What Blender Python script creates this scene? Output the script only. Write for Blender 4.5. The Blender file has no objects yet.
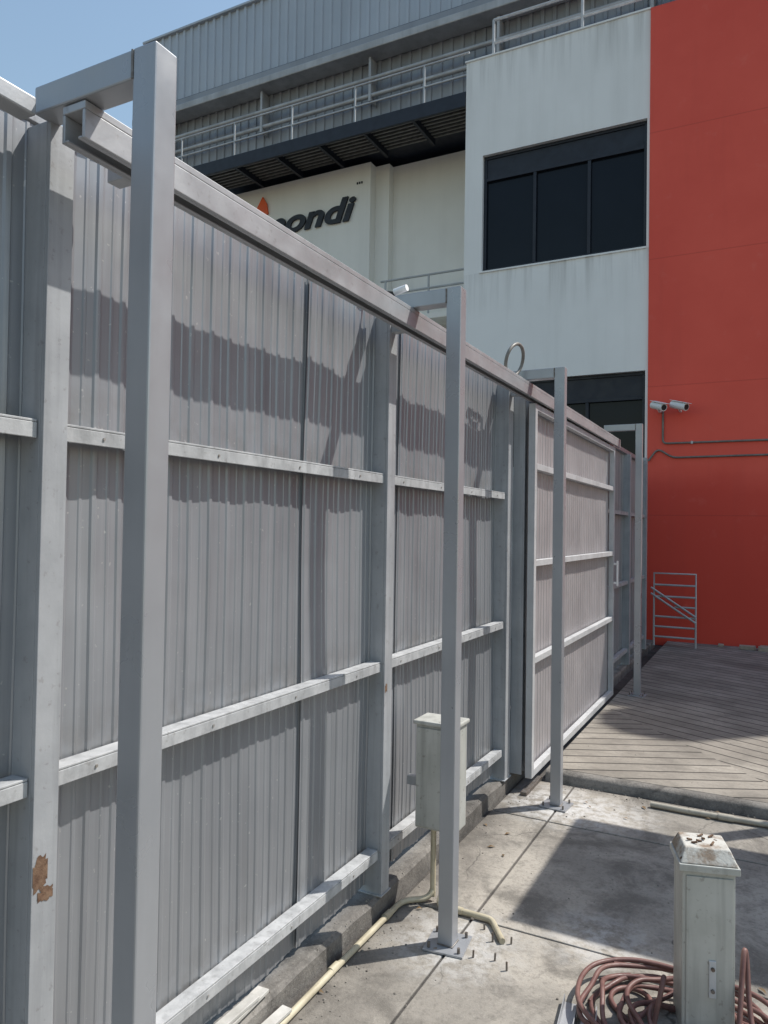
import bpy, bmesh, math, random
from mathutils import Vector, Matrix, noise
random.seed(7)
S = bpy.context.scene
COL = S.collection

# ---------------------------------------------------------------- materials
class NB:
    def __init__(s, name):
        s.m = bpy.data.materials.new(name); s.m.use_nodes = True
        s.t = s.m.node_tree; s.p = s.t.nodes['Principled BSDF']
        s.pos = s.t.nodes.new('ShaderNodeNewGeometry').outputs['Position']
    def n(s, typ, **k):
        x = s.t.nodes.new(typ)
        for a, b in k.items(): setattr(x, a, b)
        return x
    def l(s, a, b): s.t.links.new(a, b)
    def noise(s, scale, detail=5, rough=.6, stretch=None, dist=0, off=(0,0,0)):
        mp = s.n('ShaderNodeMapping'); s.l(s.pos, mp.inputs['Vector'])
        mp.inputs['Scale'].default_value = stretch or (1, 1, 1)
        mp.inputs['Location'].default_value = off
        x = s.n('ShaderNodeTexNoise'); s.l(mp.outputs[0], x.inputs['Vector'])
        x.inputs['Scale'].default_value = scale; x.inputs['Detail'].default_value = detail
        x.inputs['Roughness'].default_value = rough; x.inputs['Distortion'].default_value = dist
        return x.outputs['Fac']
    def ramp(s, fac, a, b, va=0., vb=1.):
        x = s.n('ShaderNodeMapRange'); s.l(fac, x.inputs['Value'])
        x.inputs['From Min'].default_value = a; x.inputs['From Max'].default_value = b
        x.inputs['To Min'].default_value = va; x.inputs['To Max'].default_value = vb
        return x.outputs[0]
    def mix(s, fac, a, b, mode='MIX'):
        x = s.n('ShaderNodeMix', data_type='RGBA', blend_type=mode)
        if isinstance(fac, (int, float)): x.inputs[0].default_value = fac
        else: s.l(fac, x.inputs[0])
        for i, v in ((6, a), (7, b)):
            if isinstance(v, tuple): x.inputs[i].default_value = (*v, 1)
            else: s.l(v, x.inputs[i])
        return x.outputs[2]
    def math(s, op, a, b=0., c=None):
        x = s.n('ShaderNodeMath', operation=op)
        for i, v in enumerate((a, b) if c is None else (a, b, c)):
            if isinstance(v, (int, float)): x.inputs[i].default_value = v
            else: s.l(v, x.inputs[i])
        return x.outputs[0]
    def bump(s, h, strength=.3, dist=.01):
        x = s.n('ShaderNodeBump'); x.inputs['Strength'].default_value = strength
        x.inputs['Distance'].default_value = dist; s.l(h, x.inputs['Height'])
        s.l(x.outputs[0], s.p.inputs['Normal'])
    def fin(s, col, rough, metal=0., spec=None):
        if isinstance(col, tuple): s.p.inputs['Base Color'].default_value = (*col, 1)
        else: s.l(col, s.p.inputs['Base Color'])
        if isinstance(rough, (int, float)): s.p.inputs['Roughness'].default_value = rough
        else: s.l(rough, s.p.inputs['Roughness'])
        s.p.inputs['Metallic'].default_value = metal
        if spec is not None: s.p.inputs['Specular IOR Level'].default_value = spec
        return s.m

def surf(name, c1, c2, rough=.55, metal=0., nscale=3., streak=0., sscale=12., sdir=(1, 1, .06),
         speck=0., speckcol=(.1, .07, .05), bump=.15, bscale=80., spec=None, lo=.35, hi=.65):
    b = NB(name)
    col = b.mix(b.ramp(b.noise(nscale), lo, hi), c1, c2)
    if streak:
        f = b.ramp(b.noise(sscale, 4, .6, sdir), .48, .72, 0, streak)
        col = b.mix(f, col, tuple(x * .45 for x in c2))
    if speck:
        f = b.ramp(b.noise(45, 3, .6, off=(3, 1, 2)), .62, .7, 0, speck)
        col = b.mix(f, col, speckcol)
    b.bump(b.noise(bscale, 4), bump, .004)
    r = b.ramp(b.noise(nscale * 2.3, 3), .3, .7, rough - .08, rough + .1)
    return b.fin(col, r, metal, spec)

M = {}
def m_sheet(name, c1, c2):
    b = NB(name)
    col = b.mix(b.ramp(b.noise(1.3), .35, .65), c1, c2)
    col = b.mix(b.ramp(b.noise(16, 4, .6, (1, 1, .04)), .48, .75, 0, .4), col, tuple(x * .55 for x in c2))
    col = b.mix(b.ramp(b.noise(30, 3, .6, (1, 1, .03), off=(4, 4, 0)), .52, .72, 0, .3), col, tuple(min(1, x * 1.3) for x in c1))
    sx = b.n('ShaderNodeSeparateXYZ'); b.l(b.pos, sx.inputs[0])
    z = sx.outputs['Z']
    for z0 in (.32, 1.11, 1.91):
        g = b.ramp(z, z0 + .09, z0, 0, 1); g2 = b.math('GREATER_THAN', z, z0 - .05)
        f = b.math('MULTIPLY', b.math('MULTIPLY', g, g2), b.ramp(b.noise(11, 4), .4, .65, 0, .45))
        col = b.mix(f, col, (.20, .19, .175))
    # the lower part of the fence turns darker in patches
    col = b.mix(b.math('MULTIPLY', b.ramp(z, 1.3, .1, 0, 1), b.ramp(b.noise(3, 5, .6, (1, 1, .4)), .3, .7, .1, .5)), col, (.20, .20, .205))
    col = b.mix(b.ramp(b.noise(70, 2, .5, off=(3, 1, 2)), .71, .75, 0, .7), col, (.5, .5, .5))
    b.bump(b.noise(60, 3), .05, .003)
    return b.fin(col, b.ramp(b.noise(5, 3), .3, .7, .36, .5), .4)
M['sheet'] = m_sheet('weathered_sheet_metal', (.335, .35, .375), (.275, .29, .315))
M['sheet_gate'] = surf('gate_sheet_metal', (.46, .435, .445), (.38, .36, .37), .42, .2, 2.2, .2, 16, bump=.06)
M['stanchion'] = surf('old_grey_paint', (.41, .425, .445), (.33, .345, .365), .5, 0.08, 5, .4, 22, speck=.25, bump=.12)
M['rail'] = surf('weathered_rail_paint', (.47, .48, .49), (.34, .35, .36), .6, 0, 14, .4, 30, (1, 1, .3), speck=.45, speckcol=(.18, .17, .16), bump=.2, lo=.35, hi=.65)
M['frame'] = surf('silver_grey_paint', (.38, .395, .42), (.35, .365, .39), .32, .35, 3, .08, 20, bump=.03, spec=.5)
M['beam'] = surf('galvanised_track', (.43, .44, .46), (.35, .36, .375), .40, .3, 5, .25, 18, (1, .1, 1), speck=.2, bump=.08)
M['gateframe'] = surf('gate_frame_paint', (.56, .575, .59), (.46, .475, .49), .5, .1, 5, .2, 20, speck=.2, bump=.1)
M['rust'] = surf('rust', (.10, .05, .03), (.22, .14, .09), .9, 0, 40, .3, speck=.8, bump=.6)
M['pvc'] = surf('cream_pvc', (.56, .51, .38), (.44, .39, .28), .45, 0, 6, .25, speck=.3, bump=.05)
M['pvcgrey'] = surf('faded_pipe', (.46, .43, .36), (.34, .32, .27), .5, 0, 6, .25, speck=.4, bump=.05)
M['boxpaint'] = surf('beige_grey_enamel', (.49, .495, .465), (.40, .405, .375), .45, 0, 5, .45, 25, speck=.35, bump=.08)
M['pedtop'] = surf('rusty_lid', (.52, .51, .47), (.26, .20, .15), .75, 0, 16, .2, speck=1, bump=.5, lo=.46, hi=.6)
def m_red():
    b = NB('red_render')
    col = b.mix(b.ramp(b.noise(.5, 6), .35, .65), (.84, .115, .075), (.76, .09, .058))
    sx = b.n('ShaderNodeSeparateXYZ'); b.l(b.pos, sx.inputs[0])
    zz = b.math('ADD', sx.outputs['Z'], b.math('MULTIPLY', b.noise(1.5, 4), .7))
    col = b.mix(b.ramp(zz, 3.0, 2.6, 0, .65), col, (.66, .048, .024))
    col = b.mix(b.ramp(b.noise(2.2, 5, .6, (1, 1, .07)), .5, .75, 0, .25), col, (.46, .05, .04))
    col = b.mix(b.ramp(b.noise(4, 5, .7, off=(9, 0, 0)), .6, .75, 0, .25), col, (.84, .22, .17))
    fr = b.math('ABSOLUTE', b.math('SUBTRACT', b.math('FRACT', b.math('DIVIDE', sx.outputs['Z'], 1.9)), .5))
    col = b.mix(b.ramp(fr, .494, .5, 0, .4), col, (.42, .03, .02))
    b.bump(b.noise(25, 4), .12, .004)
    return b.fin(col, .7)
M['red'] = m_red()
M['cream'] = surf('cream_render', (.90, .88, .83), (.84, .82, .77), .8, 0, .7, .12, 2.5, bump=.1, bscale=25)
M['navy'] = surf('navy_metal', (.010, .014, .024), (.014, .018, .03), .5, .0, 4, bump=.03)
M['hall'] = surf('hall_cladding', (.34, .355, .38), (.29, .305, .33), .5, .2, .5, .25, 2.0, (1, 1, .1), bump=.03)
M['hallup'] = surf('hall_upper_cladding', (.50, .535, .58), (.44, .475, .52), .5, .2, .5, .15, 2.0, (1, 1, .1), bump=.03)
M['gutter'] = surf('gutter_metal', (.5, .5, .5), (.38, .38, .38), .5, .2, 2, .3, 6, bump=.03)
M['whitemetal'] = surf('white_metal', (.88, .88, .88), (.80, .80, .80), .45, .0, 4, .05, bump=.03)
M['railing'] = surf('galvanised_railing', (.52, .53, .54), (.42, .43, .44), .5, .2, 4, .2, bump=.03)
M['plastic_dark'] = surf('black_plastic', (.02, .02, .02), (.03, .03, .03), .4, 0, 4, bump=.03)
M['sign'] = surf('sign_black', (.012, .014, .02), (.018, .02, .028), .5, 0, 4, bump=.02)
M['orange'] = surf('sign_orange', (.90, .14, .03), (.84, .12, .03), .5, 0, 4, bump=.02)
M['hose'] = surf('maroon_hose', (.13, .06, .055), (.20, .105, .09), .5, 0, 18, speck=.3, bump=.1)
M['wood'] = surf('white_board', (.62, .61, .58), (.42, .41, .38), .7, 0, 9, .3, 20, (1, .1, 1), bump=.2)
M['boltsteel'] = surf('bolt_steel', (.25, .24, .23), (.15, .12, .10), .5, .7, 40, bump=.1)
M['screw'] = surf('screw_zinc', (.42, .42, .42), (.3, .28, .25), .45, .4, 40, bump=.05)
M['cable'] = surf('grey_cable', (.22, .21, .19), (.14, .13, .12), .5, 0, 10, bump=.05)
M['tank'] = surf('roof_sheet', (.4, .4, .41), (.33, .33, .34), .6, .1, 2, bump=.05)
M['brick'] = surf('paver_block', (.42, .34, .27), (.32, .26, .2), .85, 0, 9, bump=.3)
M['pebble'] = surf('grit', (.28, .26, .23), (.14, .125, .11), .9, 0, 30, bump=.3)
M['leaf'] = surf('dry_leaf', (.20, .12, .05), (.12, .08, .04), .8, 0, 30, bump=.3)

def m_glass():
    b = NB('dark_window_glass')
    return b.fin(b.mix(b.noise(1.2, 2), (.006, .009, .014), (.012, .016, .024)), .12, 0, .2)
M['glass'] = m_glass()

def m_white():
    b = NB('stained_white_render')
    col = b.mix(b.ramp(b.noise(.8), .35, .65), (.90, .895, .88), (.85, .845, .83))
    f = b.ramp(b.noise(3.0, 5, .65, (1, 1, .07)), .5, .75, 0, .22)
    col = b.mix(f, col, (.55, .54, .51))
    sx = b.n('ShaderNodeSeparateXYZ'); b.l(b.pos, sx.inputs[0])
    z = sx.outputs['Z']
    for z0, ln in ((9.5, .8), (5.9, .8)):
        g = b.ramp(z, z0 - ln, z0, 0, 1)
        g2 = b.math('LESS_THAN', z, z0)
        s = b.ramp(b.noise(7.0, 4, .6, (1, 1, .05), off=(z0, 0, 0)), .45, .7, 0, .6)
        col = b.mix(b.math('MULTIPLY', b.math('MULTIPLY', g, g2), s), col, (.40, .39, .37))
    b.bump(b.noise(25, 4), .1, .004)
    return b.fin(col, .8)
M['white'] = m_white()

def dist_mask(b, p, r):
    x = b.n('ShaderNodeVectorMath', operation='DISTANCE'); b.l(b.pos, x.inputs[0]); x.inputs[1].default_value = p
    return b.ramp(x.outputs['Value'], r, r * .25, 0, 1)

def m_conc(name, c1, c2, splash=True, dark=.75):
    b = NB(name)
    col = b.mix(b.ramp(b.noise(1.5, 6, .6), .42, .58), c1, c2)
    col = b.mix(b.ramp(b.noise(2.2, 7, .7, off=(5, 2, 0), dist=.8), .49, .62, 0, dark), col, tuple(v * .5 for v in c2))
    col = b.mix(b.ramp(b.noise(9, 6, .7, off=(1, 8, 0)), .53, .68, 0, .55), col, tuple(v * .5 for v in c2))
    col = b.mix(b.ramp(b.noise(60, 3, .6), .5, .72, 0, .45), col, tuple(v * .45 for v in c2))
    col = b.mix(b.ramp(b.noise(140, 2, .6, off=(1, 1, 1)), .6, .75, 0, .35), col, (.50, .475, .43))
    if splash:
        v = b.n('ShaderNodeTexVoronoi', feature='DISTANCE_TO_EDGE'); v.inputs['Scale'].default_value = .62
        wn = b.n('ShaderNodeTexNoise'); wn.inputs['Scale'].default_value = 3; wn.inputs['Detail'].default_value = 6
        b.l(b.pos, wn.inputs['Vector'])
        va = b.n('ShaderNodeVectorMath', operation='MULTIPLY_ADD'); b.l(wn.outputs['Color'], va.inputs[0])
        va.inputs[1].default_value = (.4, .4, 0); b.l(b.pos, va.inputs[2]); b.l(va.outputs[0], v.inputs['Vector'])
        ck = b.math('MULTIPLY', b.ramp(v.outputs['Distance'], .0032, .0, 0, .8), b.ramp(b.noise(1.1, 2, off=(7, 3, 0)), .42, .50))
        col = b.mix(ck, col, (.05, .047, .043))
        sx = b.n('ShaderNodeSeparateXYZ'); b.l(b.pos, sx.inputs[0])
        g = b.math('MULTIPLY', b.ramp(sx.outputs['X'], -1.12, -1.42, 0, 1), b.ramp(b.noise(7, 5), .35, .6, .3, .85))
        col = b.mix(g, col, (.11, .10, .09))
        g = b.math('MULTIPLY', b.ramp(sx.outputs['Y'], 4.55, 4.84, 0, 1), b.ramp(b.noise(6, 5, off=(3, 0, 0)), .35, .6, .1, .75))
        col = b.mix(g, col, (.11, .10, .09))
        nz = b.ramp(b.noise(14, 6, .7), .42, .58)
        for p, r, s in (((-1.1, 2.78, 0), .34, .7), ((-1.12, 4.45, 0), .42, .95), ((-.60, 3.08, 0), .3, .6), ((-.8, 4.45, 0), .35, .6)):
            f = b.math('MULTIPLY', b.math('MULTIPLY', dist_mask(b, p, r), nz), s)
            col = b.mix(f, col, (.56, .555, .545))
    h = b.math('ADD', b.noise(90, 5, .7), b.math('MULTIPLY', b.noise(9, 4), 1.5))
    b.bump(h, .55, .006)
    return b.fin(col, .87, 0, .3)
M['conc'] = m_conc('weathered_concrete', (.39, .36, .315), (.28, .26, .23))
M['kerbc'] = m_conc('kerb_concrete', (.25, .235, .215), (.15, .14, .13), False, .8)
M['groundm'] = m_conc('dirty_ground', (.12, .11, .10), (.08, .075, .07), False)

def m_deck():
    b = NB('grooved_deck')
    sx = b.n('ShaderNodeSeparateXYZ'); b.l(b.pos, sx.inputs[0])
    x, y = sx.outputs['X'], sx.outputs['Y']
    def lines(ax, ay, per):
        c = b.math('DIVIDE', b.math('ADD', b.math('MULTIPLY', x, ax), b.math('MULTIPLY', y, ay)), per)
        fr = b.math('FRACT', c); fl = b.math('FLOOR', c)
        d = b.math('ABSOLUTE', b.math('SUBTRACT', fr, .5))
        return b.ramp(d, .43, .465, 0, 1), fl
    g1, f1 = lines(.44, .898, .15)
    g2, f2 = lines(-.44, .898, .15)
    side = b.math('GREATER_THAN', b.math('ADD', y, b.math('MULTIPLY', x, 1.2)), 5.3)
    def sel(a, c):
        m = b.n('ShaderNodeMix', data_type='FLOAT'); b.l(side, m.inputs[0]); b.l(a, m.inputs[2]); b.l(c, m.inputs[3]); return m.outputs[0]
    g = sel(g2, g1); f = sel(f2, f1)
    wn = b.n('ShaderNodeTexWhiteNoise', noise_dimensions='1D'); b.l(f, wn.inputs['W'])
    col = b.mix(b.ramp(b.noise(1.6, 8, .65), .38, .62), (.38, .35, .305), (.25, .23, .20))
    col = b.mix(b.ramp(b.noise(3.3, 7, .7, off=(2, 5, 0)), .48, .66, 0, .6), col, (.13, .12, .108))
    col = b.mix(b.ramp(wn.outputs['Value'], 0, 1, 0, .5), col, (.17, .155, .135))
    col = b.mix(b.ramp(b.noise(50, 3, .6), .5, .75, 0, .4), col, (.15, .14, .13))
    # wood grain along the boards
    col = b.mix(b.ramp(b.noise(26, 4, .6, (.12, 1, 1)), .5, .7, 0, .3), col, (.15, .135, .115))
    col = b.mix(b.math('MULTIPLY', g, .92), col, (.035, .032, .03))
    h = b.math('SUBTRACT', b.math('MULTIPLY', b.noise(80, 4), .3), g)
    b.bump(h, .6, .01)
    return b.fin(col, .85, 0, .3)
M['deck'] = m_deck()

# ---------------------------------------------------------------- geometry helpers
def link(o):
    COL.objects.link(o); return o
def empty(name, loc):
    e = bpy.data.objects.new(name, None); e.location = loc; e.empty_display_size = .1; link(e); return e
def setparent(o, p):
    if p is not None:
        o.parent = p
        o.matrix_parent_inverse = Matrix.Translation(-Vector(p.location))
def recenter(o):
    me = o.data
    if not me.vertices: return
    mn = Vector((min(v.co[i] for v in me.vertices) for i in range(3)))
    mx = Vector((max(v.co[i] for v in me.vertices) for i in range(3)))
    c = (mn + mx) / 2; c.z = mn.z
    me.transform(Matrix.Translation(-c)); o.location = c
def obj(name, verts, faces, mat, parent=None, bevel=0, smooth=False, mats=None):
    me = bpy.data.meshes.new(name); me.from_pydata(verts, [], faces); me.validate()
    bm = bmesh.new(); bm.from_mesh(me); bmesh.ops.recalc_face_normals(bm, faces=bm.faces); bm.to_mesh(me); bm.free()
    me.materials.append(M[mat])
    o = bpy.data.objects.new(name, me); link(o); recenter(o); setparent(o, parent)
    if bevel:
        md = o.modifiers.new('bevel', 'BEVEL'); md.width = bevel; md.segments = 2; md.limit_method = 'ANGLE'
    if smooth:
        for p in me.polygons: p.use_smooth = True
    return o
BF = [(0,1,2,3),(7,6,5,4),(0,4,5,1),(1,5,6,2),(2,6,7,3),(3,7,4,0)]
def bx(x0, x1, y0, y1, z0, z1, rot=None):
    v = [(x0,y0,z0),(x0,y1,z0),(x1,y1,z0),(x1,y0,z0),(x0,y0,z1),(x0,y1,z1),(x1,y1,z1),(x1,y0,z1)]
    if rot:
        c, s = math.cos(rot[2]), math.sin(rot[2])
        v = [(rot[0] + (a-rot[0])*c - (b_-rot[1])*s, rot[1] + (a-rot[0])*s + (b_-rot[1])*c, z) for a, b_, z in v]
    return v
def boxes(name, lst, mat, parent=None, bevel=.003):
    V, F = [], []
    for b in lst:
        k = len(V); V += bx(*b) if not isinstance(b, list) else b; F += [tuple(i + k for i in f) for f in BF]
    return obj(name, V, F, mat, parent, bevel)
def box(name, x0, x1, y0, y1, z0, z1, mat, parent=None, bevel=.003):
    return boxes(name, [(x0, x1, y0, y1, z0, z1)], mat, parent, bevel)
def beam_between(p, q, w, h):
    p, q = Vector(p), Vector(q); d = (q - p).normalized()
    s = d.cross(Vector((0, 0, 1)));
    if s.length < .01: s = Vector((1, 0, 0))
    s.normalize(); u = s.cross(d)
    vs = []
    for e in (p, q):
        for a, b in ((-1, -1), (-1, 1), (1, 1), (1, -1)):
            vs.append(tuple(e + s * a * w / 2 + u * b * h / 2))
    return vs
def tubes(name, paths, r, mat, parent=None, smoothpath=False):
    cu = bpy.data.curves.new(name, 'CURVE'); cu.dimensions = '3D'; cu.bevel_depth = r; cu.bevel_resolution = 4
    cu.use_fill_caps = True; cu.resolution_u = 6
    for pts in paths:
        if smoothpath:
            sp = cu.splines.new('NURBS'); sp.points.add(len(pts) - 1); sp.order_u = 4; sp.use_endpoint_u = True
        else:
            sp = cu.splines.new('POLY'); sp.points.add(len(pts) - 1)
        for q, p in zip(sp.points, pts): q.co = (*p, 1)
    t = bpy.data.objects.new('tmp', cu); link(t)
    dg = bpy.context.evaluated_depsgraph_get()
    me = bpy.data.meshes.new_from_object(t.evaluated_get(dg)); bpy.data.objects.remove(t)
    me.name = name; me.materials.clear(); me.materials.append(M[mat])
    for p in me.polygons: p.use_smooth = True
    o = bpy.data.objects.new(name, me); link(o); recenter(o); setparent(o, parent); return o
SH_FENCE = ((0, 0), (.10, .0), (.16, .9), (.22, 1), (.30, 1), (.36, .15), (.42, 0), (.70, 0), (.74, .45), (.82, .45), (.86, 0))
SH_BOX = ((0, 0), (.30, 0), (.36, 1), (.64, 1), (.70, 0))
def sheet(name, axis, c, a0, a1, z0, z1, period, depth, mat, parent, sign=1, warp=0., nz=1, tilt=0., seed=0, shape=SH_BOX, wave=0., ragged=0.):
    prof = []
    k = 0
    while True:
        done = False
        for f, h in shape:
            t = a0 + (k + f) * period
            if t >= a1: done = True; break
            prof.append((t, h * depth))
        if done: break
        k += 1
    prof.append((a1, prof[-1][1]))
    V, F = [], []
    for j in range(nz + 1):
        z = z0 + (z1 - z0) * j / nz
        tl = tilt * (.75 + .9 * noise.noise(Vector((seed, z * .9, 3.3)))) if tilt else 0
        for t, h in prof:
            w = warp * noise.noise(Vector((t * 2.6 + 1.7, z * 1.1, 5.5))) if warp else 0
            if wave: w += wave * math.sin(2 * math.pi * t / .215) * (.7 + .5 * noise.noise(Vector((t, z, 1.5))))
            o = c + sign * (h + w + tl * (1 - (t - a0) / (a1 - a0)) ** 2)
            zz = z + (ragged * noise.noise(Vector((t * 5, seed, 0))) if j == 0 else 0)
            V.append((o, t, zz) if axis == 'Y' else (t, o, zz))
    n = len(prof)
    for j in range(nz):
        for i in range(n - 1):
            F.append((j*n+i, j*n+i+1, (j+1)*n+i+1, (j+1)*n+i))
    return obj(name, V, F, mat, parent)

# ---------------------------------------------------------------- ground
obj('ground', [(-300,-300,0),(300,-300,0),(300,300,0),(-300,300,0)], [(0,1,2,3)], 'groundm')
xs = [-1.438, -1.105, .9, 3.0]; ys = [-3, -1.2, .2, 1.55, 2.99, 4.18, 4.83]
sl = []
for i in range(len(xs) - 1):
    for j in range(len(ys) - 1):
        g = .006; dz = random.uniform(0, .004)
        sl.append((xs[i] + g, xs[i+1] - g, ys[j] + g, ys[j+1] - g, -.02, .006 + dz))
boxes('concrete_pavement', sl, 'conc', None, .004)
deck = empty('raised_deck', (0, 8, 0))
box('deck_surface', -1.30, 6, 4.93, 11.49, -.01, .075, 'deck', deck, .004)
V = []; F = []
n = 60
for i in range(n + 1):
    x = -1.30 + (4.3) * i / n
    w = noise.noise(Vector((x * 4, 1, 0))) * .015
    V += [(x, 4.86 + w, 0), (x, 4.868 + w, .055 + w * .4), (x, 4.895, .072), (x, 4.928, .073)]
for i in range(n):
    for k in range(3): F.append((4*i+k, 4*i+k+1, 4*i+5+k, 4*i+4+k))
obj('deck_edge', V, F, 'kerbc', deck, 0, True)

def kerb():
    V, F = [], []; n = 110
    for i in range(n + 1):
        y = -2 + 13.3 * i / n
        w = noise.noise(Vector((2, y * 3, 0))) * .012; w2 = noise.noise(Vector((5, y * 5, 0))) * .009
        V += [(-1.45 + w, y, 0), (-1.452 + w, y, .085 + w2), (-1.468 + w, y, .10 + w2), (-1.72, y, .10), (-1.72, y, 0)]
    for i in range(n):
        for k in range(4): F.append((5*i+k, 5*i+k+1, 5*i+6+k, 5*i+5+k))
    F.append((0,1,2,3,4)); e = 5*n; F.append((e+4,e+3,e+2,e+1,e))
    obj('kerb', V, F, 'kerbc')
kerb()

def grit():
    V, F = [], []
    def lump(x, y, z, r):
        k = len(V); n = 6
        h = r * random.uniform(.4, .9)
        for a in range(n):
            q = random.uniform(.7, 1.2) * r
            V.append((x + q*math.cos(a*2*math.pi/n), y + q*math.sin(a*2*math.pi/n), z))
        for a in range(n):
            q = random.uniform(.4, .7) * r
            V.append((x + q*math.cos(a*2*math.pi/n), y + q*math.sin(a*2*math.pi/n), z + h))
        for a in range(n): F.append((k+a, k+(a+1) % n, k+n+(a+1) % n, k+n+a))
        F.append(tuple(k+n+a for a in range(n)))
    for _ in range(620):
        if random.random() < .6: x, y = -1.43 + abs(random.gauss(0, .07)), random.uniform(.8, 4.8)
        elif random.random() < .5: x, y = random.uniform(-1.3, .4), 4.84 - abs(random.gauss(0, .05))
        else: x, y = random.uniform(-1.4, .3), random.uniform(1.8, 4.8)
        lump(x, y, .007, random.choice((.002, .003, .003, .004, .006)))
    for _ in range(90): lump(-1.455 - abs(random.gauss(0, .02)), random.uniform(.8, 4.6), .099, random.uniform(.002, .005))
    for _ in range(120): lump(random.uniform(-1.25, .6), random.uniform(5, 11), .074, random.uniform(.003, .007))
    obj('loose_grit', V, F, 'pebble')
grit()
def leaves():
    V, F = [], []
    for _ in range(16):
        x, y = random.choice(((random.uniform(-1.4, -1.1), random.uniform(2, 4.8)), (random.uniform(-1.1, .2), random.uniform(4.4, 4.84)), (random.uniform(-.6, .1), random.uniform(2.9, 4))))
        a = random.uniform(0, 6); l = random.uniform(.014, .026); k = len(V)
        c, s = math.cos(a), math.sin(a)
        for u, v, h in ((-l, 0, .002), (0, l*.4, .008), (l, 0, .003), (0, -l*.4, .009)):
            V.append((x + u*c - v*s, y + u*s + v*c, .009 + h))
        F += [(k, k+1, k+3), (k+1, k+2, k+3)]
    obj('fallen_leaves', V, F, 'leaf')
leaves()

# ---------------------------------------------------------------- fence
fence = empty('corrugated_metal_fence', (-1.5, 3, 0))
edges = [-2.4, -1.62, -.85, -.07, .71, 1.49, 2.27, 3.05, 3.83, 4.45]
for i in range(len(edges) - 1):
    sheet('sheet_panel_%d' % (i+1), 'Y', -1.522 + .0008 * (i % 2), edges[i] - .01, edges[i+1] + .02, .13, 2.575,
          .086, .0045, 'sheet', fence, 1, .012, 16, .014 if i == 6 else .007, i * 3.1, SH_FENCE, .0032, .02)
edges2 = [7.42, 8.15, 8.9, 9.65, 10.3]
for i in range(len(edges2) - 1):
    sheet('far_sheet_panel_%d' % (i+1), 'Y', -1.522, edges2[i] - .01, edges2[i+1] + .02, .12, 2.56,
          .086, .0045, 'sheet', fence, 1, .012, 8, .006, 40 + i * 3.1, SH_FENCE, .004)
bays = [(-2.4, -.65), (-.55, 1.11), (1.175, 2.795), (2.865, 4.43), (7.5, 9.0), (9.08, 10.3)]
R = []
for y0, y1 in bays:
    for z in (.28, 1.07, 1.87):
        R.append((-1.508, -1.457, y0 + .003, y1 - .003, z + .006 , z + .012))
        R.append((-1.463, -1.4565, y0 + .003, y1 - .003, z - .030, z + .005))
boxes('angle_rail', R, 'rail', fence, .0015)
P = []
for y0, y1 in bays:
    for z in (.28, 1.07, 1.87):
        y = y0 + .12
        while y < y1 - .05:
            P.append([(-1.4575, y, z - .012), (-1.4535, y, z - .012)]); y += .43
tubes('rail_screw', P, .004, 'screw', fence)
St = []
for y0, y1 in ((-.65, -.55), (1.11, 1.175), (2.795, 2.865), (4.435, 4.53), (7.42, 7.5), (9.0, 9.08)):
    St += [(-1.452, -1.440, y0, y1, .1, 2.56), (-1.54, -1.4525, y0, y0 + .010, .1, 2.56), (-1.54, -1.4525, y1 - .010, y1, .1, 2.56)]
boxes('stanchion', St, 'stanchion', fence, .0015)
def scab(name, x, y0, y1, z0, z1, seed):
    V, F = [], []; n = 48
    cy, cz = (y0+y1)/2, (z0+z1)/2
    V.append((x, cy, cz))
    for i in range(n):
        a = 2*math.pi*i/n
        k = .85 + .5 * noise.noise(Vector((math.cos(a)*2.6+seed, math.sin(a)*2.6, seed))) + .25 * noise.noise(Vector((math.cos(a)*9, math.sin(a)*9, seed)))
        yy = min(max(cy + (y1-y0)/2*k*1.9*math.cos(a), y0), y1)
        V.append((x, yy, cz + (z1-z0)/2*k*math.sin(a)))
    for i in range(n): F.append((0, 1+i, 1+(i+1) % n))
    obj(name, V, F, 'rust', fence)
scab('rust_scab', -1.4392, 1.112, 1.150, .83, .91, 3)
scab('rust_scab_side', -1.4390, 1.125, 1.165, .80, .835, 11)
scab('rust_scab_low', -1.4392, 2.80, 2.82, .95, .99, 8)
boxes('stanchion_foot', [(-1.545, -1.435, 2.785, 2.875, .1, .106), (-1.545, -1.435, 1.10, 1.19, .1, .106), (-1.545, -1.435, 4.42, 4.55, .1, .106)], 'stanchion', fence, .001)
box('top_cap', -1.545, -1.515, -2.4, 4.45, 2.580, 2.60, 'beam', fence, .002)
box('top_cap_far', -1.545, -1.48, 7.42, 10.3, 2.565, 2.61, 'beam', fence, .002)
box('top_beam_near', -1.46, -1.41, -2.4, 1.05, 2.53, 2.57, 'beam', fence, .004)
sheet('end_return_panel', 'X', 10.33, -4.5, -1.5, .1, 2.56, .098, .011, 'sheet', fence, -1)
boxes('corner_post', [(-1.53, -1.44, 10.305, 10.395, .1, 2.64)], 'stanchion', fence, .003)

track = empty('gate_track_beam', (-1.33, 4, 2.5))
boxes('c_channel', [(-1.365, -1.295, 1.08, 7.5, 2.535, 2.553), (-1.3035, -1.295, 1.08, 7.5, 2.472, 2.5345),
                    (-1.365, -1.357, 1.08, 7.5, 2.472, 2.5345),
                    (-1.3565, -1.345, 1.08, 7.5, 2.472, 2.478), (-1.315, -1.304, 1.08, 7.5, 2.472, 2.478)], 'beam', track, .002)
br = []
for y in (1.30, 2.83, 4.48, 5.9, 7.45):
    br.append((-1.45 if y < 4.6 or y > 7 else -1.40, -1.366, y - .02, y + .02, 2.49, 2.53))
boxes('bracket', br, 'stanchion', track, .002)

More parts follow.
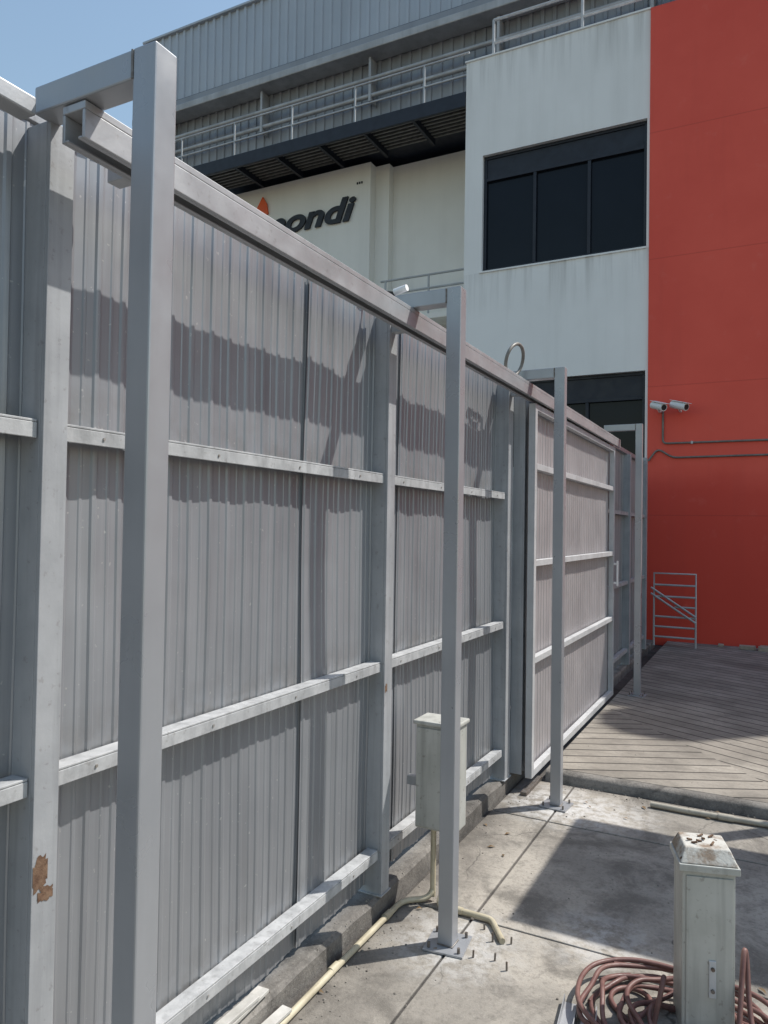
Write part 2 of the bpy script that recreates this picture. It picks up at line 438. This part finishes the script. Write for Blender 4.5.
# ---------------------------------------------------------------- sliding gate
gate = empty('sliding_gate', (-1.34, 6, 0))
GY0, GY1 = 4.60, 7.36
gx0, gx1 = -1.362, -1.318
gr = [(gx0, gx1, GY0, GY0 + .05, .085, 2.46), (gx0, gx1, GY1 - .05, GY1, .085, 2.46)]
for z0, z1 in ((.085, .13), (.80, .84), (1.42, 1.46), (2.04, 2.08), (2.42, 2.46)):
    gr.append((gx0 + .002, gx1 - .001, GY0 + .051, GY1 - .051, z0, z1))
boxes('gate_frame', gr, 'gateframe', gate, .002)
sheet('gate_sheet', 'Y', -1.375, GY0 + .02, GY1 - .02, .10, 2.44, .07, .004, 'sheet_gate', gate, 1, .006, 8, 0, 3, SH_FENCE)
boxes('gate_handle', [(-1.317, -1.29, 7.31, 7.33, 1.15, 1.17), (-1.317, -1.29, 7.31, 7.33, 1.33, 1.35), (-1.289, -1.275, 7.305, 7.335, 1.13, 1.37)], 'whitemetal', gate, .002)
boxes('hanger', [(-1.345, -1.325, 4.9, 4.98, 2.4605, 2.51), (-1.345, -1.325, 7.0, 7.08, 2.4605, 2.51)], 'boltsteel', gate, .002)
gp = empty('gate_post', (-1.42, 4.62, 0))
boxes('channel_post', [(-1.46, -1.385, 4.60, 4.612, .1, 2.53), (-1.46, -1.45, 4.613, 4.68, .1, 2.53), (-1.46, -1.385, 4.681, 4.693, .1, 2.53)], 'stanchion', gp, .002)
box('gate_floor_track', -1.36, -1.32, 4.5, 4.855, .0, .03, 'boltsteel', gp, .002)

# ---------------------------------------------------------------- steel support frames
def support(y, zb, ang=0., zt=2.618):
    e = empty('steel_support_frame', (-1.12, y, zb))
    w = .031
    box('upright', -1.12 - w, -1.12 + w, y - w, y + w, zb + .008, zt, 'frame', e, .004)
    box('arm', -1.452, -1.12 - w - .001, y - w + .001, y + w - .001, zt - .062, zt - .0005, 'frame', e, .004)
    V = bx(-1.2, -1.04, y - .08, y + .08, zb, zb + .0075, (-1.12, y, ang))
    boxes('base_plate', [V], 'frame', e, .001)
    tubes('weld_bead', [[(-1.12-w, y-w-.001, zb+.010), (-1.12+w+.001, y-w-.001, zb+.010), (-1.12+w+.001, y+w, zb+.010)],
                        [(-1.12-w-.001, y-w, zt-.003), (-1.12-w-.001, y-w, zt-.062)]], .003, 'boltsteel', e)
    P = []
    for sx in (-1, 1):
        for sy in (-1, 1):
            c, s = math.cos(ang), math.sin(ang); a, b = sx * .06, sy * .06
            x, yy = -1.12 + a * c - b * s, y + a * s + b * c
            P.append([(x, yy, zb + .0075), (x, yy, zb + .028)])
    tubes('anchor_bolt', P, .006, 'boltsteel', e)
support(1.105, .009); support(2.755, .009, .12); support(4.44, .009, -.08, 2.635); support(7.50, .075, 0, 2.70)

# ---------------------------------------------------------------- control box on conduit
cb = empty('electrical_control_box', (-1.28, 3.05, 0))
box('enclosure', -1.375, -1.185, 2.98, 3.11, .34, .79, 'boxpaint', cb, .006)
box('lid', -1.385, -1.175, 2.966, 3.12, .791, .81, 'boxpaint', cb, .006)
box('door', -1.368, -1.192, 2.972, 2.979, .352, .778, 'boxpaint', cb, .002)
tubes('lock', [[(-1.205, 2.96, .56), (-1.205, 2.973, .56)]], .009, 'boltsteel', cb)
tubes('feed_conduit', [[(-1.31, 3.04, .34), (-1.31, 3.04, .03)], [(-1.265, 3.04, .34), (-1.265, 3.04, .02)]], .0125, 'pvc', cb)
box('back_bracket', -1.44, -1.376, 3.03, 3.06, .5, .54, 'stanchion', cb, .002)

def arcpath(pts, r=.05, k=5):
    pts = [Vector(p) for p in pts]; out = [pts[0]]
    for i in range(1, len(pts) - 1):
        a, b, c = pts[i-1], pts[i], pts[i+1]
        d1 = (a - b).normalized() * r; d2 = (c - b).normalized() * r
        for j in range(k + 1):
            t = j / k; out.append((b + d1) * (1-t)**2 + b * 2*t*(1-t) + (b + d2) * t*t)
    out.append(pts[-1]); return [tuple(p) for p in out]
pv = empty('pvc_conduit', (-1.4, 2.5, 0))
tubes('conduit_run', [arcpath([(-1.418, -.5, .025), (-1.415, 1.2, .025), (-1.405, 1.9, .024), (-1.412, 2.4, .024), (-1.415, 2.95, .024), (-1.31, 3.03, .024), (-1.31, 3.04, .06)], .05),
                      arcpath([(-1.265, 3.04, .05), (-1.265, 2.99, .024), (-1.02, 2.99, .024), (-.93, 2.86, .02)], .03)], .0125, 'pvc', pv)
tubes('coupling', [[(-1.415, y, .025), (-1.415, y + .05, .025)] for y in (1.5, 2.35, 2.78)] + [[(-1.2, 2.99, .024), (-1.15, 2.99, .024)]], .0155, 'pvc', pv)
sc2 = empty('ground_pipe', (0, 4.7, 0))
tubes('pipe', [arcpath([(2.5, 4.72, .026), (.3, 4.71, .026), (-.4, 4.69, .026), (-.62, 4.70, .026)], .1)], .016, 'pvcgrey', sc2)
tubes('pipe_coupling', [[(-.25, 4.692, .027), (-.17, 4.694, .027)]], .020, 'pvcgrey', sc2)

ab = empty('anchor_bolt_stubs', (-1, 2.8, 0))
P = []
for x, y in ((-1.0, 2.72), (-.97, 2.86), (-.92, 2.74), (-.9, 2.88), (-1.03, 2.93), (-.86, 2.7)):
    P.append([(x, y, .008), (x + random.uniform(-.004, .004), y, random.uniform(.025, .045))])
tubes('threaded_rod', P, .004, 'boltsteel', ab)

# ---------------------------------------------------------------- pedestal box
def pedestal():
    e = empty('electrical_pedestal_box', (-.19, 2.74, 0))
    rot = (-.19, 2.74, math.radians(16)); cx, cy = -.19, 2.74
    w, d = .082, .075
    boxes('body', [bx(cx-w, cx+w, cy-d, cy+d, .006, .54, rot)], 'boxpaint', e, .005)
    boxes('front_door', [bx(cx-w+.012, cx+w-.008, cy-d-.005, cy-d-.001, .03, .525, rot)], 'boxpaint', e, .002)
    V = bx(cx-w-.012, cx+w+.012, cy-d-.015, cy+d+.015, .541, .565, rot)
    top = bx(cx-w+.012, cx+w-.012, cy-d+.02, cy+d-.005, .565, .61, rot)
    boxes('lid_rim', [V], 'boxpaint', e, .003)
    b0 = bx(cx-w-.008, cx+w+.008, cy-d-.011, cy+d+.011, .5655, .6, rot)[:4]
    boxes('lid_top', [b0 + top[4:]], 'pedtop', e, .004)
    boxes('latch_bracket', [bx(cx+.0, cx+.022, cy-d-.011, cy-d-.0055, .14, .26, rot)], 'gateframe', e, .002)
    q = Matrix.Rotation(rot[2], 3, 'Z')
    def tp(x, y, z):
        v = q @ Vector((x, y, 0)); return (cx + v.x, cy + v.y, z)
    tubes('latch_bolt', [[tp(.011, -d-.011, z), tp(.011, -d-.018, z)] for z in (.165, .235)], .006, 'boltsteel', e)
    P = []
    for _ in range(7):
        x, y = random.uniform(-.05, .05), random.uniform(-.03, .05); a = random.uniform(0, 6)
        P.append([tp(x, y, .612), tp(x + .018*math.cos(a), y + .018*math.sin(a), .617)])
    tubes('lid_debris', P, .0035, 'rust', e)
pedestal()
def hose():
    P = []
    for k in range(8):
        pts = []; r0 = .15 + .022 * k; ph = random.uniform(0, 6)
        cx, cy = -.22 + random.uniform(-.06, .05), 2.64 + random.uniform(-.04, .04)
        for i in range(0, 27):
            a = ph + i / 24 * 2 * math.pi
            r = r0 * (1 + .28 * noise.noise(Vector((math.cos(a) * 1.2, math.sin(a) * 1.2, k * 2.3))))
            z = .02 + .014 * (k % 4) + .06 * max(0, noise.noise(Vector((math.cos(a) * 1.5 + 7, math.sin(a) * 1.5, k * 1.7))))
            pts.append((cx + r * 1.1 * math.cos(a), cy + r * math.sin(a), z))
        P.append(pts)
    P.append([(-.40, 2.6, .02), (-.47, 2.66, .02), (-.50, 2.72, .02), (-.46, 2.80, .02), (-.38, 2.80, .02), (-.34, 2.72, .03), (-.38, 2.62, .03), (-.44, 2.5, .02), (-.4, 2.35, .02)])
    P.append([(-.08, 2.60, .03), (-.075, 2.66, .12), (-.07, 2.72, .24), (-.065, 2.76, .30), (-.055, 2.74, .22), (-.05, 2.68, .1), (-.02, 2.6, .03)])
    P.append([(-.33, 2.62, .03), (-.31, 2.64, .13), (-.30, 2.68, .19), (-.315, 2.70, .12), (-.33, 2.74, .03)])
    tubes('garden_hose', P, .0085, 'hose', None, True)
hose()
mc = empty('steel_channel_offcuts', (-.55, 2.4, 0))
for k, (x, a, yy) in enumerate(((-.60, .10, 2.62), (-.535, .16, 2.60))):
    L = 1.0; w = .025
    bl = [bx(x-w, x+w, yy-L, yy, .010, .013, (x, yy, a)), bx(x-w, x-w+.003, yy-L, yy, .0135, .04, (x, yy, a)), bx(x+w-.003, x+w, yy-L, yy, .0135, .04, (x, yy, a))]
    boxes('channel_%d' % (k+1), bl, 'beam', mc, .0008)
wb = empty('white_board_offcuts', (-1.42, 1.8, 0))
boxes('boards', [bx(-1.50, -1.455, 1.3, 2.03, .112, .124, (-1.47, 2, .05)), bx(-1.44, -1.40, 1.2, 2.08, .04, .052, (-1.42, 2, -.04)),
                 bx(-1.485, -1.45, 1.3, 1.97, .125, .137, (-1.46, 1.9, -.02))], 'wood', wb, .002)

P = []
pts = []
for i in range(30):
    a = -.9 + i / 29 * (2 * math.pi - .5)
    pts.append((-1.34 + .03 * math.sin(a), 4.22 + .14 * math.cos(a) , 2.655 + .09 * math.sin(a)))
P.append(pts); P.append([pts[0], (-1.34, 4.40, 2.58), (-1.34, 4.6, 2.563), (-1.34, 5.0, 2.563)])
tubes('electric_cable_loop', P, .010, 'cable', None, True)
sl_ = empty('fence_sensor_lamp', (-1.42, 2.755, 2.63))
tubes('lamp_head', [[(-1.40, 2.755, 2.642), (-1.34, 2.75, 2.652)]], .014, 'whitemetal', sl_)
tubes('lamp_stem', [[(-1.405, 2.755, 2.618), (-1.405, 2.755, 2.64)], [(-1.405, 2.755, 2.64), (-1.47, 2.73, 2.65), (-1.5, 2.6, 2.62)]], .006, 'plastic_dark', sl_)

# ---------------------------------------------------------------- office building
ob = empty('office_building', (0, 13, 0))
RX = -1.60
FY = 11.5
def wallpieces(x0, x1, z0, z1, wins, y0, y1):
    zs = sorted({z0, z1, *[w[2] for w in wins], *[w[3] for w in wins]})
    L = []
    for a, b in zip(zs, zs[1:]):
        ws = [w for w in wins if w[2] <= a and w[3] >= b]
        if not ws: L.append((x0, x1, y0, y1, a, b))
        else:
            w = ws[0]; L.append((x0, w[0], y0, y1, a, b))
            if w[1] < x1: L.append((w[1], x1, y0, y1, a, b))
    return L
wins = [(-4.24, -1.64, 5.92, 7.86), (-4.24, -1.64, 2.3, 4.06)]
def grid_wall(name, x0, x1, z0, z1, wins, y, depth, mat, parent):
    L = wallpieces(x0, x1, z0, z1, wins, y, y)
    V, F = [], []
    for (a, b, _, _, c, d) in L:
        k = len(V); V += [(a, y, c), (b, y, c), (b, y, d), (a, y, d)]; F.append((k, k+1, k+2, k+3))
    for (a, b, c, d) in wins:
        k = len(V)
        V += [(a, y, c), (b, y, c), (b, y, d), (a, y, d), (a, y+depth, c), (b, y+depth, c), (b, y+depth, d), (a, y+depth, d)]
        F += [(k, k+1, k+5, k+4), (k+1, k+2, k+6, k+5), (k+2, k+3, k+7, k+6), (k+3, k, k+4, k+7)]
    me = bpy.data.meshes.new(name); me.from_pydata(V, [], F); me.materials.append(M[mat])
    o = bpy.data.objects.new(name, me); link(o); recenter(o); setparent(o, parent)
grid_wall('front_wall', -4.55, RX, 0, 9.5, wins, FY, .25, 'white', ob)
boxes('left_wall', [(-4.55, -4.35, FY + .002, 14.5, 0, 9.498)], 'white', ob, 0)
boxes('roof_slab', [(-4.34, 14, FY + .3, 16, 9.0, 9.2)], 'tank', ob, 0)
boxes('parapet_back', [(-4.34, RX, FY + .002, FY + .2, 9.2, 9.498)], 'white', ob, 0)
box('red_wall', RX, 14, FY - .03, FY + .25, 0, 9.51, 'red', ob, .01)
box('parapet_coping', -4.57, RX - .002, FY - .02, FY + .22, 9.5, 9.53, 'white', ob, .005)
for wi, (a, b, c, d) in enumerate(wins):
    gy = FY + .12
    box('window_glass_%d' % wi, a, b, gy, gy + .02, c, d, 'glass', ob, 0)
    fr = [(a, b, gy - .05, gy - .002, c, c + .05), (a, b, gy - .05, gy - .002, d - .05, d), (a, a + .05, gy - .05, gy - .002, c + .051, d - .051), (b - .05, b, gy - .05, gy - .002, c + .051, d - .051)]
    zt = d - .42
    fr.append((a + .051, b - .051, gy - .055, gy - .002, zt, zt + .05))
    W = (b - a) / 3
    for k in (1, 2):
        fr.append((a + k * W - .025, a + k * W + .025, gy - .05, gy - .002, c + .051, zt - .001))
    boxes('window_frame_%d' % wi, fr, 'navy', ob, .003)
    box('transom_panel_%d' % wi, a + .051, b - .051, gy - .03, gy - .002, zt + .051, d - .051, 'navy', ob, .002)
    box('window_sill_%d' % wi, a - .03, b + .0, FY - .02, FY + .06, c - .03, c - .002, 'white', ob, .003)
grid_wall('recess_wall', -7.0, -4.55, 0, 8.8, [], 12.9, .2, 'cream', ob)
boxes('sign_wall', [(-14.5, -6.92, 12.5, 13.2, 0, 8.79)], 'cream', ob, .0)
boxes('recess_pier', [(-6.919, -6.62, 12.72, 13.2, 0, 8.79)], 'cream', ob, .0)
boxes('recess_string_course', [(-6.61, -4.56, 12.80, 12.899, 5.5, 5.65)], 'cream', ob, .005)
boxes('canopy_roof', [(-10.6, -4.56, FY + .06, 14.4, 8.93, 8.99)], 'navy', ob, .0)
boxes('canopy_fascia', [(-10.6, -4.56, FY - .0, FY + .055, 8.78, 9.03)], 'navy', ob, .005)
raf = []
x = -10.5
while x < -4.7:
    raf.append((x, x + .06, FY + .057, 12.49, 8.79, 8.928)); x += .98
boxes('canopy_rafters', raf, 'navy', ob, .003)
boxes('canopy_slats', [(-10.6, -4.57, FY + .12 + i * .11, FY + .16 + i * .11, 8.90, 8.928) for i in range(8)], 'cable', ob, .0)
P = []
for x in [-12.4, -11.0, -9.6, -8.2, -6.8, -5.4]: P.append([(x, FY + .15, 8.99), (x, FY + .15, 9.78)])
for z in (9.4, 9.78): P.append([(-13.5, FY + .15, z), (-4.56, FY + .15, z)])
tubes('canopy_railing', P, .018, 'railing', ob)
P = []
for x in (-4.2, -2.7, -1.2, .3, 1.8, 3.3): P.append([(x, FY + .35, 9.2), (x, FY + .35, 10.35)])
for z in (9.95, 10.35): P.append([(-4.2, FY + .35, z), (6, FY + .35, z)])
tubes('roof_railing', P, .025, 'railing', ob)
tubes('recess_handrail', [[(-6.6, 12.4, z), (-4.6, 12.4, z)] for z in (6.35, 6.1)] + [[(x, 12.4, 5.6), (x, 12.4, 6.35)] for x in (-6.5, -5.6, -4.7)], .02, 'railing', ob)
box('recess_balcony', -6.9, -4.56, 12.3, 12.79, 5.5, 5.6, 'cream', ob, .01)
wt = empty('added_shadow_tank', (5.2, 12.2, 9.2))  # unseen roof object, added to cast a tongue of shadow on the deck
tubes('shadow_tank_shell', [[(5.2, 12.2, 10.2), (5.2, 12.2, 12.0)]], .55, 'tank', wt)
tubes('shadow_tank_stand', [[(5.2 + a, 12.2 + b, 9.19), (5.2 + a, 12.2 + b, 10.21)] for a in (-.4, .4) for b in (-.4, .4)], .04, 'railing', wt)
tubes('shadow_tank_lid', [[(5.2, 12.2, 12.0), (5.2, 12.2, 12.12)]], .3, 'tank', wt)

# ---------------------------------------------------------------- factory hall
fh = empty('factory_building', (0, 20, 0))
box('hall_body', -15, 16, 14.62, 40, 0, 14.5, 'tank', fh, 0)
sheet('lower_cladding', 'X', 14.6, -15, 16, 8.5, 12.25, .25, .035, 'hall', fh, -1)
sheet('upper_cladding', 'X', 14.45, -15, 16, 12.75, 14.6, .25, .035, 'hallup', fh, -1)
boxes('roof_edge_flashing', [(-15.05, 16, 14.36, 14.62, 14.6, 14.66)], 'hallup', fh, .01)
boxes('eave_band', [(-15, 16, 14.36, 14.6, 12.62, 12.75)], 'navy', fh, .01)
boxes('gutter', [(-15.1, 16, 14.1, 14.58, 12.25, 12.42)], 'gutter', fh, .02)
boxes('gutter_soffit', [(-15, 16, 14.2, 14.59, 12.43, 12.618)], 'hall', fh, .01)
box('side_wing', -22, -15.02, 14.8, 36, 0, 12.6, 'hall', fh, 0)
tubes('conduit_line', [[(-15, 14.3, 11.7), (16, 14.3, 11.7)], [(-15, 14.35, 11.35), (16, 14.35, 11.35)]], .05, 'gutter', fh)
boxes('wall_bracket', [(x, x + .06, 14.28, 14.56, 11.2, 12.2) for x in range(-14, 16, 3)], 'gutter', fh, .005)

# ---------------------------------------------------------------- sign
cs = empty('company_sign', (-8.2, 12.45, 7.8))
cu = bpy.data.curves.new('lettering', 'FONT'); cu.body = 'mondi'; cu.shear = .28; cu.offset = .018; cu.extrude = .02; cu.size = .66
t = bpy.data.objects.new('tmp', cu); link(t)
me = bpy.data.meshes.new_from_object(t.evaluated_get(bpy.context.evaluated_depsgraph_get())); bpy.data.objects.remove(t)
mnx = min(v.co.x for v in me.vertices); mxx = max(v.co.x for v in me.vertices)
sc = 2.40 / (mxx - mnx)
for v in me.vertices:
    x, y, z = v.co; v.co = (-7.22 - (mxx - x) * sc, 12.47 - z, 7.72 + y)
me.materials.clear(); me.materials.append(M['sign'])
o = bpy.data.objects.new('lettering', me); link(o); recenter(o); setparent(o, cs)
q = [(-9.78, 8.12), (-9.34, 8.20), (-9.38, 8.42), (-9.48, 8.58)]
obj('flame_logo', [(x, 12.49, z) for x, z in q] + [(x, 12.45, z) for x, z in q],
    [(0,1,2,3), (7,6,5,4), (0,4,5,1), (1,5,6,2), (2,6,7,3), (3,7,4,0)], 'orange', cs)
boxes('small_mark', [(-7.22, -7.19, 12.485, 12.497, 8.40, 8.44), (-7.17, -7.14, 12.485, 12.497, 8.40, 8.44), (-7.12, -7.09, 12.485, 12.497, 8.40, 8.44)], 'sign', cs, 0)

# ---------------------------------------------------------------- red wall fittings
def cctv(x, z, yaw):
    e = empty('security_camera', (x, 11.4, z))
    d = Vector((math.sin(yaw), -math.cos(yaw), -.30)).normalized()
    c = Vector((x, 11.25, z))
    a = c - d * .13; b = c + d * .13
    tubes('camera_body', [[tuple(a), tuple(b)]], .055, 'whitemetal', e)
    tubes('camera_lens', [[tuple(b), tuple(b + d * .008)]], .040, 'plastic_dark', e)
    boxes('sun_shield', [beam_between(a + Vector((0,0,.060)), b + d*.05 + Vector((0,0,.060)), .11, .006)], 'whitemetal', e, .002)
    tubes('bracket_arm', [[(x, 11.465, z - .05), (x, 11.38, z - .06), tuple(c - Vector((0,0,.04)))]], .018, 'whitemetal', e)
cctv(-1.42, 3.47, .75); cctv(-1.14, 3.46, .95)
wc = empty('wall_conduit', (0, 11.45, 2.8))
tubes('conduit_lines', [arcpath([(-1.38, 11.45, 3.42), (-1.38, 11.45, 2.95), (-1.15, 11.45, 2.95), (5, 11.45, 2.95)], .06),
                        arcpath([(-1.58, 11.45, 2.70), (-1.45, 11.45, 2.88), (-1.25, 11.45, 2.74), (5, 11.45, 2.76)], .08)], .014, 'cable', wc)
boxes('clips', [(x, x + .03, 11.43, 11.468, 2.93, 2.97) for x in (-1, 0, 1, 2)], 'railing', wc, .002)

P = [[(-1.42, 10.95, .075), (-1.42, 10.95, 1.08), (-.88, 10.95, 1.08), (-.88, 10.95, .075)]]
P += [[(-.88, 10.95, z), (-1.42 if z > .75 or z < .5 else -1.15, 10.95, z)] for z in (.2, .34, .48, .62, .76, .92)]
P += [[(-1.46, 10.93, .88), (-.88, 10.93, .50)], [(-1.46, 10.93, .80), (-.88, 10.93, .42)]]
sr = empty('stair_handrail', (-1.1, 11, 0))
tubes('tube_frame', P, .014, 'railing', sr)
ps = empty('paver_stack', (-.1, 11.2, 0))
boxes('pavers', [(-.35, -.15, 11.2, 11.3, .076, .13), (-.12, .1, 11.15, 11.27, .076, .135), (-.1, .08, 11.28, 11.4, .076, .13), (-.62, -.55, 11.3, 11.4, .076, .11)], 'brick', ps, .006)

sc_ = empty('added_shade_canopy', (2, 5, 0))  # added out of view so its roof shades the foreground concrete
box('roof_sheet', .50, 3.4, 4.45, 5.70, 2.9, 2.96, 'tank', sc_, .01)
boxes('shade_canopy_posts', [(3.2, 3.28, 4.55, 4.63, 0, 2.899), (3.2, 3.28, 5.5, 5.58, .07, 2.899), (.9, .98, 5.5, 5.58, .07, 2.899), (.9, .98, 4.5, 4.58, .0, 2.899)], 'frame', sc_, .004)

# ---------------------------------------------------------------- light & sky
sd = Vector((.40, .38, .80)).normalized()
el = math.asin(sd.z); az = math.atan2(sd.x, sd.y)
L = bpy.data.lights.new('sun', 'SUN'); L.energy = 5.0; L.angle = math.radians(.5); L.color = (1, .955, .885)
lo = bpy.data.objects.new('sun', L); lo.rotation_euler = sd.to_track_quat('Z', 'Y').to_euler(); lo.location = (5, 5, 20); link(lo)
W = bpy.data.worlds.new('World'); S.world = W; W.use_nodes = True
nt = W.node_tree; bg = nt.nodes['Background']
sk = nt.nodes.new('ShaderNodeTexSky'); sk.sky_type = 'NISHITA'; sk.sun_disc = False
sk.sun_elevation = el; sk.sun_rotation = az; sk.air_density = 1.9; sk.dust_density = 1.2; sk.ozone_density = 1.8; sk.altitude = 0
nt.links.new(sk.outputs[0], bg.inputs[0]); bg.inputs[1].default_value = .15

# ---------------------------------------------------------------- camera
cam = bpy.data.cameras.new('camera'); co = bpy.data.objects.new('camera', cam); link(co)
cam.lens = 26.0; cam.sensor_width = 36; cam.sensor_fit = 'AUTO'; cam.clip_start = .05; cam.clip_end = 1000
yaw, pitch, roll = math.radians(27.5), math.radians(1.24), math.radians(.9)
f = Vector((-math.sin(yaw) * math.cos(pitch), math.cos(yaw) * math.cos(pitch), math.sin(pitch)))
r = f.cross(Vector((0, 0, 1))).normalized(); u = r.cross(f)
r2 = r * math.cos(roll) + u * math.sin(roll); u2 = u * math.cos(roll) - r * math.sin(roll)
mt = Matrix((r2, u2, -f)).transposed().to_4x4(); mt.translation = (0, 0, 1.65)
co.matrix_world = mt
S.camera = co
S.view_settings.view_transform = 'Standard'; S.view_settings.look = 'None'; S.view_settings.exposure = 0
